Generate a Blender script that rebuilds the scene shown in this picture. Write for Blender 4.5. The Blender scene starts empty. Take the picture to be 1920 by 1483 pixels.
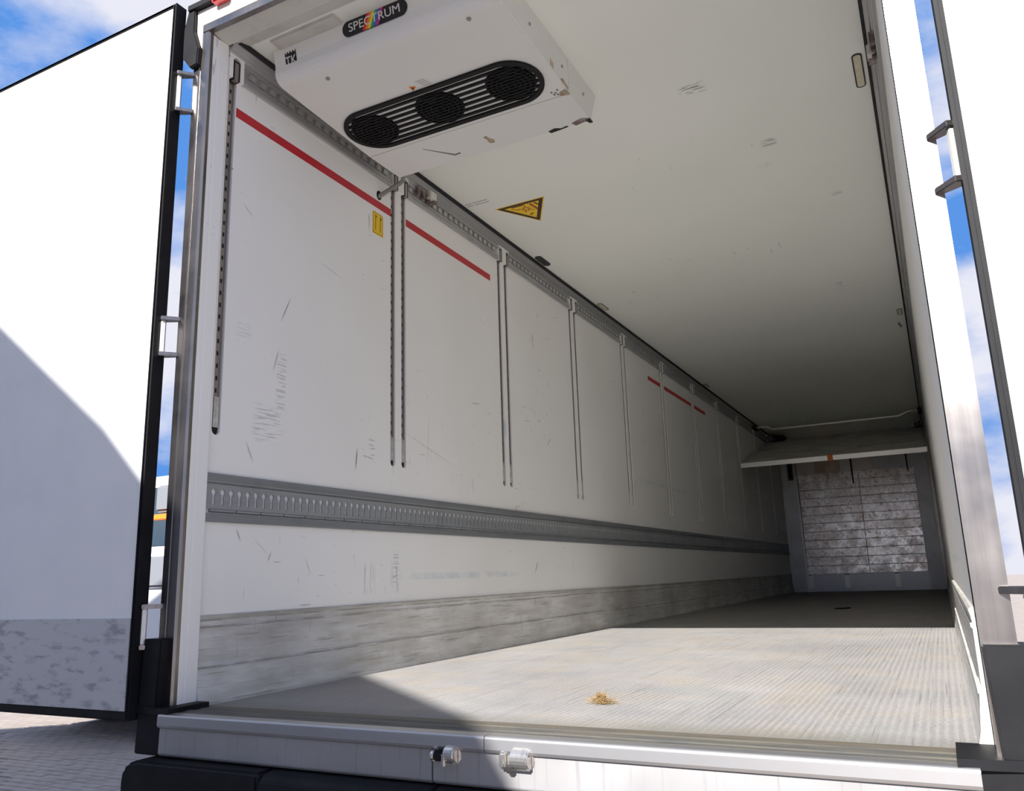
import bpy, bmesh, math, random
from mathutils import Vector, Matrix
random.seed(7)
S = bpy.context.scene
COL = S.collection

# ------------------------------------------------------------------ camera
CAM = Vector((2.40, -1.95, 0.406))
cd = bpy.data.cameras.new('camera'); cam = bpy.data.objects.new('camera', cd); COL.objects.link(cam)
cd.sensor_fit = 'HORIZONTAL'; cd.sensor_width = 36.0; cd.lens = 1517.9 / 1920 * 36.0
cd.clip_start = 0.02; cd.clip_end = 2000
Rm = Matrix(((0.88657109, 0.12889641, 0.44427179), (0.46150162, -0.18053783, -0.86857489), (-0.03174832, 0.97508554, -0.21954552)))
cam.matrix_world = Matrix.Translation(CAM) @ Rm.to_4x4()
S.camera = cam

# ------------------------------------------------------------------ light
S.view_settings.view_transform = 'Standard'; S.view_settings.look = 'None'
S.view_settings.gamma = 1.0; S.view_settings.use_curve_mapping = False
S.view_settings.exposure = 0.66
S.cycles.max_bounces = 24; S.cycles.diffuse_bounces = 20; S.cycles.glossy_bounces = 8
SUN_A, SUN_S = 0.011, 0.642            # sun travel per unit of +Y: sideways, down
W = bpy.data.worlds.new('sky'); S.world = W; W.use_nodes = True
nt = W.node_tree; nt.nodes.clear()
def wn(t, **k):
    n = nt.nodes.new(t)
    for a, b in k.items(): setattr(n, a, b)
    return n
tc = wn('ShaderNodeTexCoord'); mp = wn('ShaderNodeMapping'); mp.inputs['Scale'].default_value = (1.6, 1.6, 3.2)
mp.inputs['Location'].default_value = (0.55, 0.2, 0.3)
nz = wn('ShaderNodeTexNoise'); nz.inputs['Scale'].default_value = 1.9; nz.inputs['Detail'].default_value = 7; nz.inputs['Roughness'].default_value = .55
cr = wn('ShaderNodeValToRGB'); cr.color_ramp.elements[0].position = .43; cr.color_ramp.elements[1].position = .58
mx = wn('ShaderNodeMix', data_type='RGBA')
mx.inputs['A'].default_value = (.11, .32, .82, 1); mx.inputs['B'].default_value = (.84, .85, .95, 1)
bg = wn('ShaderNodeBackground'); bg.inputs['Strength'].default_value = 0.62
out = wn('ShaderNodeOutputWorld')
for a, b in ((tc.outputs['Generated'], mp.inputs['Vector']), (mp.outputs[0], nz.inputs['Vector']), (nz.outputs['Fac'], cr.inputs[0]),
             (cr.outputs[0], mx.inputs['Factor']), (mx.outputs['Result'], bg.inputs['Color']), (bg.outputs[0], out.inputs[0])): nt.links.new(a, b)
sd = bpy.data.lights.new('sun_offscreen', 'SUN'); sd.energy = 7.6; sd.angle = math.radians(0.55); sd.color = (1, .965, .92)
sun = bpy.data.objects.new('sun_offscreen', sd); COL.objects.link(sun)
sun.rotation_euler = Vector((SUN_A, 1, -SUN_S)).to_track_quat('-Z', 'Y').to_euler()
sun.location = (0, -20, 13)

# ------------------------------------------------------------------ materials
def mat(name, col, rough=.5, metal=0., build=None, spec=.5):
    m = bpy.data.materials.new(name); m.use_nodes = True
    b = m.node_tree.nodes['Principled BSDF']
    b.inputs['Base Color'].default_value = (*col, 1); b.inputs['Roughness'].default_value = rough; b.inputs['Metallic'].default_value = metal
    b.inputs['Specular IOR Level'].default_value = spec
    if build: build(N(m), b, col)
    return m
class N:
    def __init__(s, m):
        s.t = m.node_tree; s.co = s.t.nodes.new('ShaderNodeTexCoord').outputs['Object']
    def n(s, t, **k):
        x = s.t.nodes.new(t)
        for a, b in k.items(): setattr(x, a, b)
        return x
    def link(s, a, b): s.t.links.new(a, b)
    def setin(s, sock, v):
        if isinstance(v, bpy.types.NodeSocket): s.link(v, sock)
        elif isinstance(v, tuple) and len(v) == 3 and sock.type == 'RGBA': sock.default_value = (*v, 1)
        else: sock.default_value = v
    def map(s, scale=(1, 1, 1), rot=(0, 0, 0), loc=(0, 0, 0)):
        x = s.n('ShaderNodeMapping'); x.inputs['Scale'].default_value = scale; x.inputs['Rotation'].default_value = rot; x.inputs['Location'].default_value = loc
        s.link(s.co, x.inputs['Vector']); return x.outputs[0]
    def noise(s, scale=5, detail=4, rough=.5, vec=None, dist=0.):
        x = s.n('ShaderNodeTexNoise'); x.inputs['Scale'].default_value = scale; x.inputs['Detail'].default_value = detail
        x.inputs['Roughness'].default_value = rough; x.inputs['Distortion'].default_value = dist
        s.link(vec if vec else s.co, x.inputs['Vector']); return x.outputs['Fac']
    def ramp(s, f, p0, p1, a=0., b=1.):
        x = s.n('ShaderNodeMapRange'); x.clamp = True
        s.setin(x.inputs['Value'], f)
        for k, v in (('From Min', p0), ('From Max', p1), ('To Min', a), ('To Max', b)): x.inputs[k].default_value = v
        return x.outputs[0]
    def math(s, op, a, b=0.):
        x = s.n('ShaderNodeMath', operation=op); s.setin(x.inputs[0], a); s.setin(x.inputs[1], b); return x.outputs[0]
    def mix(s, f, a, b):
        x = s.n('ShaderNodeMix', data_type='RGBA'); s.setin(x.inputs['Factor'], f); s.setin(x.inputs['A'], a); s.setin(x.inputs['B'], b); return x.outputs['Result']
    def sep(s):
        x = s.n('ShaderNodeSeparateXYZ'); s.link(s.co, x.inputs[0]); return x.outputs
    def bump(s, h, strength, dist, b):
        x = s.n('ShaderNodeBump'); x.inputs['Strength'].default_value = strength; x.inputs['Distance'].default_value = dist
        s.link(h, x.inputs['Height']); s.link(x.outputs[0], b.inputs['Normal'])
    def line(s, y, z, ang, half, wd):           # thin straight scratch on a wall plane
        v = s.sep() if not hasattr(s, '_v') else s._v; s._v = v
        a, b = s.math('SUBTRACT', v[1], y), s.math('SUBTRACT', v[2], z); c, d = math.cos(ang), math.sin(ang)
        u = s.math('ADD', s.math('MULTIPLY', a, c), s.math('MULTIPLY', b, d)); w = s.math('SUBTRACT', s.math('MULTIPLY', b, c), s.math('MULTIPLY', a, d))
        return s.math('MULTIPLY', s.ramp(s.math('ABSOLUTE', u), half*.3, half, 1, 0), s.ramp(s.math('ABSOLUTE', w), wd*.4, wd, 1, 0))
    def blob(s, c, r):                          # soft box mask about a point of the surface
        v = s.sep(); f = 1.0
        for i in range(3):
            if r[i] <= 0: continue
            d = s.math('ABSOLUTE', s.math('SUBTRACT', v[i], c[i]))
            k = s.ramp(d, r[i] * .6, r[i], 1, 0)
            f = k if f == 1.0 else s.math('MULTIPLY', f, k)
        return f

def b_wall(n, b, col):
    c = n.mix(n.ramp(n.noise(.9, 3), .35, .7), (col[0]*.97, col[1]*.97, col[2]*.96), (col[0]*1.03, col[1]*1.03, col[2]*1.03))
    # panel joints every 1.215 m
    v = n.sep()
    fr = n.math('FRACT', n.math('DIVIDE', n.math('ADD', v[1], 10.84), 1.2165))
    jt = n.ramp(n.math('ABSOLUTE', n.math('SUBTRACT', fr, .5)), .0012, .0022, 1, 0)
    c = n.mix(n.math('MULTIPLY', jt, .5), c, (.9, .9, .88))
    # sparse scuffs: short slanted strokes gathered in patches
    pat = n.ramp(n.noise(1.4, 2), .52, .66)
    s1 = n.ramp(n.noise(1, 2, .5, n.map((1, 26, 5), (.5, 0, 0))), .68, .72)
    s2 = n.ramp(n.noise(1, 2, .5, n.map((1, 8, 60), (-.3, 0, 0))), .69, .72)
    sc = n.math('MULTIPLY', n.math('MAXIMUM', s1, s2), pat)
    c = n.mix(n.math('MULTIPLY', sc, .45), c, (.16, .16, .17))
    # rubbed hatch marks seen on the wall near the doors
    hat = n.ramp(n.noise(1, 1, .5, n.map((1, 10, 120), (.12, 0, 0))), .53, .6)
    for (y, z, ry, rz, k) in ((.585, 1.24, .035, .16, .34), (.52, 1.06, .10, .09, .34), (.36, 1.42, .05, .06, .16), (1.22, 1.04, .03, .07, .45), (1.42, .46, .03, .1, .4)):
        c = n.mix(n.math('MULTIPLY', n.math('MULTIPLY', hat, n.blob((0, y, z), (0, ry, rz))), k), c, (.12, .12, .13))
    for (y, z, a_, hl, wd, k) in ((.60, 1.58, 1.15, .075, .004, .7), (.55, 1.34, 1.3, .06, .004, .6), (1.10, .98, 1.45, .06, .006, .8), (.42, .93, -1.1, .05, .006, .4), (.38, .60, -1.1, .03, .005, .5), (.55, .52, 1.1, .025, .005, .5), (.50, .56, -.7, .06, .002, .35),
                                  (.78, .48, -1.1, .045, .003, .4), (3.02, .47, 1.0, .05, .006, .7), (.9, 1.86, -.2, .10, .003, .3), (1.75, 1.10, -.25, .3, .003, .28), (1.72, 1.15, 1.5, .17, .003, .3), (2.25, 1.45, .1, .06, .005, .4), (.36, 1.95, -.6, .04, .004, .4), (3.3, 1.35, .7, .06, .006, .4)):
        c = n.mix(n.math('MULTIPLY', n.line(y, z, a_, hl, wd), k), c, (.10, .09, .09))
    vs = n.ramp(n.noise(1, 1, .5, n.map((1, 90, 5))), .55, .6)
    for (y, z, ry, rz, k) in ((1.2, .42, .06, .08, .5), (1.41, .42, .05, .08, .5)):
        c = n.mix(n.math('MULTIPLY', n.math('MULTIPLY', vs, n.blob((0, y, z), (0, ry, rz))), k), c, (.25, .35, .45))
    # pale blue chalky smear along the wall
    for (y, z, ry, rz, k) in ((2.1, .43, .7, .02, .45), (2.62, 1.36, .03, .08, .6), (6.2, 1.26, .9, .025, .35)):
        c = n.mix(n.math('MULTIPLY', n.math('MULTIPLY', n.ramp(n.noise(9, 3), .4, .6), n.blob((0, y, z), (0, ry, rz))), k), c, (.45, .62, .68))
    # fine dark specks
    sp = n.ramp(n.noise(55, 1), .80, .83)
    c = n.mix(n.math('MULTIPLY', sp, .6), c, (.15, .15, .15))
    n.link(c, b.inputs['Base Color'])
    n.bump(n.noise(2.2, 2), .08, .02, b)
def b_ceil(n, b, col):
    c = n.mix(n.ramp(n.noise(.7, 3), .35, .7), (col[0]*.96, col[1]*.97, col[2]*.95), (col[0]*1.03, col[1]*1.03, col[2]*1.03))
    hat = n.ramp(n.noise(1, 1, .5, n.map((14, 110, 1), (0, 0, .25))), .55, .6)
    for (x, y, rx, ry, k) in ((1.63, 1.55, .07, .05, .8), (1.86, 2.25, .05, .05, .5), (1.75, 2.5, .1, .03, .25), (2.12, 3.1, .04, .04, .3), (1.95, 4.9, .03, .12, .5)):
        c = n.mix(n.math('MULTIPLY', n.math('MULTIPLY', hat, n.blob((x, y, 0), (rx, ry, 0))), k), c, (.2, .2, .2))
    st = n.math('MULTIPLY', n.ramp(n.noise(1, 2, .5, n.map((30, 5, 1), (0, 0, .6))), .7, .73), n.ramp(n.noise(1.2, 2), .56, .66))
    c = n.mix(n.math('MULTIPLY', st, .35), c, (.25, .25, .24))
    n.link(c, b.inputs['Base Color'])
    n.bump(n.noise(1.0, 2), .1, .03, b)
def b_floor(n, b, col):
    v = n.sep()
    wob = n.math('MULTIPLY', n.ramp(n.noise(30, 2), .3, .7, -1, 1), .9)
    rib = n.math('SINE', n.math('ADD', n.math('MULTIPLY', v[0], 2*math.pi/.021), wob))
    dash = n.math('SINE', n.math('MULTIPLY', v[1], 2*math.pi/.018))
    wear = n.ramp(n.noise(1.7, 4, .65), .36, .62)
    h = n.math('MULTIPLY', n.ramp(rib, -.5, .7), n.ramp(dash, -.9, .3, .3, 1))
    big = n.ramp(n.noise(1.3, 5, .65), .32, .68)
    c = n.mix(big, (col[0]*.80, col[1]*.81, col[2]*.83), (col[0]*1.12, col[1]*1.10, col[2]*1.08))
    tint = n.ramp(n.noise(3.1, 4, .6, n.map((1, 1, 1), (0, 0, 0), (3, 7, 0))), .48, .68)
    c = n.mix(n.math('MULTIPLY', tint, .6), c, (col[0]*1.12, col[1]*.99, col[2]*.80))
    t2 = n.ramp(n.noise(2.4, 4, .6, n.map((1, 1, 1), (0, 0, 0), (9, 1, 0))), .52, .70)
    c = n.mix(n.math('MULTIPLY', t2, .5), c, (col[0]*.76, col[1]*.84, col[2]*.84))
    c = n.mix(n.math('MULTIPLY', n.ramp(h, 0, 1, .5, 0), n.ramp(wear, 0, 1, .45, 1)), c, (col[0]*.42, col[1]*.42, col[2]*.44))
    fine = n.ramp(n.noise(140, 3, .7), .42, .62)
    c = n.mix(n.math('MULTIPLY', fine, .22), c, (col[0]*.45, col[1]*.45, col[2]*.45))
    for (k, l, an, t, am) in ((130, 1.1, .42, .655, .5), (150, 1.0, -.28, .67, .45), (110, 1.3, .12, .66, .4)):
        s1 = n.ramp(n.noise(1, 2, .5, n.map((k, l, 1), (0, 0, an))), t, t + .03)
        c = n.mix(n.math('MULTIPLY', s1, am), c, (.09, .085, .08))
    edge = n.math('MULTIPLY', n.ramp(v[1], .25, .40, 1, 0), n.ramp(n.noise(5, 3), .25, .6, .4, 1))
    c = n.mix(n.math('MULTIPLY', edge, .75), c, (.17, .165, .14))
    n.link(c, b.inputs['Base Color']); n.bump(h, .35, .003, b)
def b_skirt(n, b, col):
    v = n.sep()
    g = n.math('MULTIPLY', n.ramp(n.noise(1, 5, .65, n.map((1, 3, 22))), .40, .62), .7)
    c = n.mix(n.math('MULTIPLY', g, .6), col, (.38, .34, .27))
    l1 = n.ramp(n.noise(1, 4, .6, n.map((1, 3, 90))), .60, .66)
    l2 = n.math('MULTIPLY', n.ramp(n.noise(1, 3, .6, n.map((1, 60, 5))), .64, .69), n.ramp(n.noise(2.2, 2), .48, .6))
    s = n.math('MAXIMUM', l1, l2)
    c = n.mix(n.math('MULTIPLY', s, .5), c, (.16, .15, .13))
    brk = n.ramp(n.noise(3, 4, .6, n.map((1, 2, 1))), .38, .55)
    for z in (.268, .1285, .291):
        ln = n.ramp(n.math('ABSOLUTE', n.math('SUBTRACT', v[2], z)), .0015, .004, 1, 0)
        c = n.mix(n.math('MULTIPLY', n.math('MULTIPLY', ln, brk), .7), c, (.16, .15, .14))
    top = n.math('MULTIPLY', n.ramp(v[2], .288, .294), n.ramp(n.noise(6, 3), .3, .6, .3, .9))
    c = n.mix(n.math('MULTIPLY', top, .6), c, (.34, .33, .27))
    gr = n.ramp(n.noise(1.3, 4, .6), .35, .65)
    c = n.mix(n.ramp(gr, 0, 1, .05, .5), c, (.24, .225, .21))
    n.link(c, b.inputs['Base Color']); n.bump(n.noise(1, 3, .5, n.map((1, 6, 30))), .15, .004, b)
def brushed(ax, amt=.12, k=60):
    def f(n, b, col):
        sc = [k, k, k]; sc[ax] = 1.2
        g = n.noise(1, 4, .6, n.map(tuple(sc)))
        c = n.mix(n.ramp(g, .3, .7), tuple(x*(1-amt) for x in col), tuple(min(1, x*(1+amt)) for x in col))
        st = n.ramp(n.noise(3, 5, .65), .55, .75)
        c = n.mix(n.math('MULTIPLY', st, .35), c, tuple(x*.55 for x in col))
        n.link(c, b.inputs['Base Color'])
        n.link(n.ramp(n.noise(6, 3), .3, .7, b.inputs['Roughness'].default_value*.85, min(1, b.inputs['Roughness'].default_value*1.2)), b.inputs['Roughness'])
    return f
def mottled(c2, scale=6, lo=.4, hi=.65, amt=.7, vec=(1, 1, 1), bump=0.):
    def f(n, b, col):
        g = n.noise(scale, 5, .6, n.map(vec))
        n.link(n.mix(n.ramp(g, lo, hi, 0, amt), col, c2), b.inputs['Base Color'])
        if bump: n.bump(g, bump, .01, b)
    return f
def b_sill(n, b, col):
    v = n.sep()
    st = n.ramp(n.noise(1, 4, .6, n.map((60, 1, 2.5))), .56, .66)
    top = n.ramp(v[2], -.05, -.02, 0, 1)
    c = n.mix(n.ramp(n.noise(4, 4), .35, .7), tuple(x*.92 for x in col), tuple(x*1.05 for x in col))
    c = n.mix(n.math('MULTIPLY', st, .30), c, (.16, .15, .15))
    for x in (1.17, 1.40):
        c = n.mix(n.math('MULTIPLY', n.blob((x, 0, -.08), (.07, 0, .05)), n.math('MULTIPLY', n.ramp(n.noise(1, 3, .6, n.map((45, 1, 3))), .42, .6), .75)), c, (.07, .07, .08))
    hat = n.ramp(n.noise(1, 1, .5, n.map((110, 1, 8))), .5, .56)
    c = n.mix(n.math('MULTIPLY', n.math('MULTIPLY', hat, n.blob((1.555, 0, -.075), (.035, 0, .03))), .7), c, (.1, .12, .14))
    rust = n.math('MULTIPLY', n.blob((.27, 0, -.08), (.03, 0, .07)), .25)
    c = n.mix(rust, c, (.25, .12, .08))
    n.link(c, b.inputs['Base Color'])
    n.link(n.ramp(n.noise(5, 4), .3, .7, .42, .58), b.inputs['Roughness'])
def b_thresh(n, b, col):
    g = n.noise(1, 5, .65, n.map((5, 40, 1)))
    c = n.mix(n.ramp(g, .35, .6), col, (.13, .12, .095))
    v = n.sep()
    c = n.mix(n.math('MULTIPLY', n.ramp(v[1], .10, .19), n.ramp(n.noise(14, 4), .35, .65, .2, .75)), c, (.15, .115, .07))
    r = n.math('MULTIPLY', n.blob((2.1, .18, 0), (.05, .03, 0)), n.ramp(n.noise(20, 3), .4, .6))
    c = n.mix(r, c, (.5, .22, .08))
    n.link(c, b.inputs['Base Color']); n.bump(g, .2, .004, b)
def b_board(n, b, col):
    i = n.n('ShaderNodeObjectInfo').outputs['Random']
    w = n.n('ShaderNodeNewGeometry').outputs['Position']
    g = n.noise(6.5, 6, .7, w); c = n.mix(n.ramp(g, .42, .62), (.62, .55, .52), (.90, .88, .87))
    d = n.ramp(n.noise(24, 5, .7, w), .53, .66)
    c = n.mix(n.math('MULTIPLY', d, .75), c, (.13, .09, .075))
    c = n.mix(n.ramp(i, 0, 1, 0, .25), c, (.45, .41, .38))
    n.link(c, b.inputs['Base Color'])
    n.link(n.ramp(n.noise(6, 4, .6, w), .35, .7, .22, .42), b.inputs['Roughness'])
def b_paver(n, b, col):
    w = n.n('ShaderNodeNewGeometry').outputs['Position']
    g = n.noise(4, 5, .6, w); i = n.n('ShaderNodeObjectInfo').outputs['Random']
    c = n.mix(n.ramp(g, .3, .7), (.30, .25, .215), (.38, .325, .28)); c = n.mix(n.ramp(i, 0, 1, 0, .3), c, (.30, .25, .24))
    n.link(c, b.inputs['Base Color'])
def b_ground(n, b, col):
    x = n.n('ShaderNodeTexBrick'); n.link(n.map((1, 1, 1)), x.inputs['Vector'])
    x.inputs['Color1'].default_value = (.36, .305, .26, 1); x.inputs['Color2'].default_value = (.30, .25, .22, 1); x.inputs['Mortar'].default_value = (.16, .15, .13, 1)
    x.inputs['Scale'].default_value = 1; x.inputs['Brick Width'].default_value = .2; x.inputs['Row Height'].default_value = .1; x.inputs['Mortar Size'].default_value = .004
    n.link(x.outputs['Color'], b.inputs['Base Color'])
def b_mesh(n, b, col): n.bump(n.noise(300, 1), .3, .002, b)

M = {}
M['wall'] = mat('white_wall_panel', (.92, .915, .90), .42, 0, b_wall)
M['ceil'] = mat('white_ceiling_panel', (.895, .91, .865), .45, 0, b_ceil)
M['floor'] = mat('ribbed_floor_plate', (.37, .36, .352), .55, 0, b_floor)
M['skirt'] = mat('scuffed_kick_plate', (.82, .82, .80), .45, 0, b_skirt)
M['galv'] = mat('galvanised_grey_rail', (.25, .265, .28), .42, .35, brushed(1, .12))
M['web'] = mat('grey_slotted_web', (.33, .345, .355), .45, .3, brushed(1, .1))
M['cove'] = mat('grey_aluminium_cove', (.50, .50, .51), .36, .65, brushed(1, .1))
M['tooth'] = mat('worn_aluminium_rack', (.58, .58, .58), .35, .6, mottled((.45, .44, .43), 30))
M['track'] = mat('slotted_steel_track', (.40, .36, .34), .36, .8, brushed(2, .15))
M['tracktab'] = mat('bright_track_end', (.72, .71, .69), .38, .5, mottled((.45, .40, .35), 25))
M['black'] = mat('black_seal_and_slot_shade', (.012, .012, .013), .7)  # black of seals and tears, also the shade painted behind track slots
M['rubber'] = mat('black_rubber', (.007, .007, .009), .6, 0, mottled((.013, .013, .015), 9), .2)
M['steel'] = mat('stainless_post', (.27, .25, .24), .30, 1.0, brushed(2, .12))
M['sill'] = mat('stainless_sill', (.35, .345, .35), .48, .5, b_sill)
M['nose'] = mat('polished_sill_edge', (.50, .50, .51), .32, .8, mottled((.5, .48, .47), 20, amt=.5))
M['thresh'] = mat('grimy_threshold', (.075, .078, .078), .6, .1, b_thresh)
M['chrome'] = mat('worn_chrome', (.72, .70, .67), .22, .9, mottled((.35, .31, .27), 22, .5, .7, .6))
M['door'] = mat('white_door_skin', (.80, .80, .80), .4, 0, mottled((.74, .75, .76), 3))
M['doorkick'] = mat('door_kick_plate', (.55, .56, .58), .45, .3, mottled((.25, .25, .26), 12, .52, .66, .7, (1, 1, 3)))
M['header'] = mat('cream_header_paint', (.80, .77, .70), .45, 0, mottled((.66, .62, .54), 7, .5, .75))
M['headin'] = mat('aged_header_liner', (.62, .61, .56), .5, 0, mottled((.42, .40, .34), 5, .5, .7))
M['unit'] = mat('white_unit_casing', (.78, .78, .76), .38, 0, mottled((.70, .68, .60), 1.8, .6, .78, .5))
M['grille'] = mat('black_plastic', (.006, .006, .007), .5, 0, None, .25)
M['guard'] = mat('black_fan_mesh', (.004, .004, .005), .6, 0, b_mesh, .15)
M['screw'] = mat('zinc_screw', (.35, .33, .30), .4, .8)
M['ink'] = mat('dark_print', (.012, .012, .016), .5)
M['letter'] = mat('silver_letters', (.70, .70, .70), .4)
for k, c in (('red', (.62, .03, .03)), ('orange', (.8, .25, .02)), ('yellow', (.85, .62, .03)), ('green', (.03, .35, .12)), ('blue', (.04, .12, .5)), ('magenta', (.55, .03, .25))):
    M['r_' + k] = mat('stripe_' + k, c, .4)
M['redtape'] = mat('red_wall_tape', (.56, .022, .035), .4, 0, mottled((.48, .02, .03), 5))
M['sticker'] = mat('yellow_sticker', (.95, .60, .012), .4)
M['brown'] = mat('dark_brown_print', (.045, .02, .012), .5)
M['redink'] = mat('red_print', (.40, .08, .03), .5)
M['hose'] = mat('grey_hose', (.24, .235, .22), .55)
M['rust'] = mat('rusty_bracket', (.20, .14, .125), .5, .5, mottled((.42, .40, .38), 30))
M['lens'] = mat('cream_lamp_lens', (.72, .66, .50), .3, 0, mottled((.55, .5, .38), 40))
M['lampdark'] = mat('dark_lamp_recess', (.03, .03, .035), .5)
M['lampframe'] = mat('lamp_frame', (.16, .16, .15), .45, .3)
M['redlens'] = mat('red_marker_lens', (.60, .05, .06), .2)
M['foam'] = mat('torn_foam', (.48, .40, .30), .9, 0, mottled((.2, .15, .1), 40))
M['panel'] = mat('partition_panel', (.82, .81, .77), .45, 0, mottled((.5, .48, .44), 3))
M['alu'] = mat('aluminium_bar', (.80, .78, .73), .35, .4)
M['board'] = mat('stained_front_board', (.6, .58, .56), .30, .85, b_board)
M['column'] = mat('grey_column', (.66, .66, .68), .38, .3, mottled((.52, .52, .53), 4))
M['bulk'] = mat('front_wall_panel', (.66, .62, .58), .34, .5, mottled((.5, .40, .32), 2.5, .5, .7))
M['tan'] = mat('tan_plate', (.72, .60, .50), .28, .8, mottled((.4, .28, .2), 3))
M['kick'] = mat('blue_grey_kick', (.55, .56, .58), .36, .6)
M['straw'] = mat('dry_straw', (.34, .23, .10), .8, 0, mottled((.2, .13, .05), 60))
M['leaf'] = mat('dark_leaf', (.03, .025, .02), .8)
M['strap'] = mat('black_strap', (.015, .015, .02), .7)
M['orangeplastic'] = mat('orange_plastic', (.75, .20, .03), .5)
M['paver'] = mat('paver_stone', (.4, .35, .31), .85, 0, b_paver)
M['ground'] = mat('paved_yard', (.4, .35, .31), .9, 0, b_ground)
M['truckwhite'] = mat('white_truck_paint', (.85, .85, .86), .3)
M['truckgrey'] = mat('grey_truck_plastic', (.16, .17, .19), .5)
M['glass'] = mat('dark_cab_glass', (.02, .035, .05), .06, 0, None, .8)
M['tyre'] = mat('tyre_rubber', (.015, .015, .015), .8)
M['indicator'] = mat('orange_indicator', (.9, .20, .02), .3)
M['shed'] = mat('added_shed_cladding', (.45, .46, .47), .6, 0, mottled((.38, .39, .4), 2))
M['roofsheet'] = mat('dark_roof_sheet', (.20, .20, .21), .6)
M['label'] = mat('pale_text_ink', (.42, .42, .42), .6)

# ------------------------------------------------------------------ mesh helpers
class MB:
    def __init__(s): s.v = []; s.f = []
    def add(s, vs, fs):
        o = len(s.v); s.v += [tuple(p) for p in vs]; s.f += [tuple(i + o for i in f) for f in fs]; return s
    def box(s, x0, x1, y0, y1, z0, z1):
        v = [(x, y, z) for x in (x0, x1) for y in (y0, y1) for z in (z0, z1)]
        return s.add(v, [(0, 1, 3, 2), (4, 6, 7, 5), (0, 4, 5, 1), (2, 3, 7, 6), (0, 2, 6, 4), (1, 5, 7, 3)])
    def prism(s, poly, ax, a, b):
        n = len(poly)
        def P(p, t): return (t, p[0], p[1]) if ax == 'x' else (p[0], t, p[1]) if ax == 'y' else (p[0], p[1], t)
        v = [P(p, a) for p in poly] + [P(p, b) for p in poly]
        return s.add(v, [tuple(range(n)), tuple(range(2*n - 1, n - 1, -1))] + [(i, i + n, (i + 1) % n + n, (i + 1) % n) for i in range(n)])
    def map3(s, poly, fn, t=1.):                # poly in 2D, fn(u,v,w) to 3D; slab between w=0 and w=t
        n = len(poly); v = [fn(p[0], p[1], 0) for p in poly] + [fn(p[0], p[1], t) for p in poly]
        return s.add(v, [tuple(range(n)), tuple(range(2*n - 1, n - 1, -1))] + [(i, i + n, (i + 1) % n + n, (i + 1) % n) for i in range(n)])
    def ring3(s, po, pi, fn, t):                # slab between two loops with the same count
        n = len(po); v = [fn(*p, w) for w in (0, t) for q in (po, pi) for p in q]
        fs = []
        for i in range(n):
            j = (i + 1) % n
            fs += [(i, j, n + j, n + i), (2*n + i, 3*n + i, 3*n + j, 2*n + j), (i, 2*n + i, 2*n + j, j), (n + i, n + j, 3*n + j, 3*n + i)]
        return s.add(v, fs)
    def tube(s, pts, r, n=10, r1=None):
        pts = [Vector(p) for p in pts]; o = len(s.v); m = len(pts)
        for i, p in enumerate(pts):
            d = (pts[min(i + 1, m - 1)] - pts[max(i - 1, 0)]).normalized()
            a = d.cross(Vector((0, 0, 1)) if abs(d.z) < .9 else Vector((1, 0, 0))).normalized(); b = d.cross(a)
            rr = r if r1 is None else r + (r1 - r) * i / (m - 1)
            for k in range(n):
                t = 2*math.pi*k/n; s.v.append(tuple(p + a*math.cos(t)*rr + b*math.sin(t)*rr))
        for i in range(m - 1):
            for k in range(n):
                j = (k + 1) % n; s.f.append((o + i*n + k, o + i*n + j, o + (i + 1)*n + j, o + (i + 1)*n + k))
        s.f.append(tuple(o + k for k in range(n))); s.f.append(tuple(o + (m - 1)*n + k for k in range(n - 1, -1, -1)))
        return s
    def mesh(s, name, off=(0, 0, 0), bevel=0, seg=2, smooth=False):
        me = bpy.data.meshes.new(name)
        me.from_pydata([(p[0] - off[0], p[1] - off[1], p[2] - off[2]) for p in s.v], [], s.f); me.validate()
        bm = bmesh.new(); bm.from_mesh(me)
        bmesh.ops.recalc_face_normals(bm, faces=bm.faces)
        if bevel:
            es = [e for e in bm.edges if len(e.link_faces) == 2 and e.calc_face_angle(0) > .5]
            bmesh.ops.bevel(bm, geom=es, offset=bevel, segments=seg, affect='EDGES', clamp_overlap=True)
        bm.to_mesh(me); bm.free()
        if smooth:
            for p in me.polygons: p.use_smooth = True
        return me
    def build(s, name, m, parent=None, bevel=0, seg=2, smooth=False):
        off = parent['_o'] if parent is not None and '_o' in parent else (0, 0, 0)
        me = s.mesh(name, off, bevel, seg, smooth); me.materials.append(M[m])
        o = bpy.data.objects.new(name, me); COL.objects.link(o)
        if parent is not None:
            o.parent = parent
            if '_o' in parent: o['_o'] = tuple(off)
        return o
def tag(o, label, cat, group=None):
    o['label'] = label; o['category'] = cat
    if group: o['group'] = group
    return o
def thing(name, label, cat, loc, group=None):
    o = bpy.data.objects.new(name, None); COL.objects.link(o); o.location = loc; o['_o'] = tuple(loc); o.empty_display_size = .05
    return tag(o, label, cat, group)
def struct(o, label=None):
    o['kind'] = 'structure'
    if label: o['label'] = label
    return o
def solo(mb, name, m, label, cat, group=None, **k): return tag(mb.build(name, m, **k), label, cat, group)
def inst(me, name, loc, parent=None):
    o = bpy.data.objects.new(name, me); COL.objects.link(o); o.location = loc
    if parent is not None:
        o.parent = parent
        if '_o' in parent: o.location = Vector(loc) - Vector(parent['_o'])
    return o
def stad(cx, cy, lx, ly, n=8):                  # stadium outline, half sizes lx, ly
    r = min(lx, ly); ax, ay = lx - r, ly - r; out = []
    for q, (sx, sy) in enumerate(((1, 1), (-1, 1), (-1, -1), (1, -1))):
        for i in range(n + 1):
            t = math.pi/2*(q + i/n); out.append((cx + sx*ax + r*math.cos(t), cy + sy*ay + r*math.sin(t)))
    return out
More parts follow.
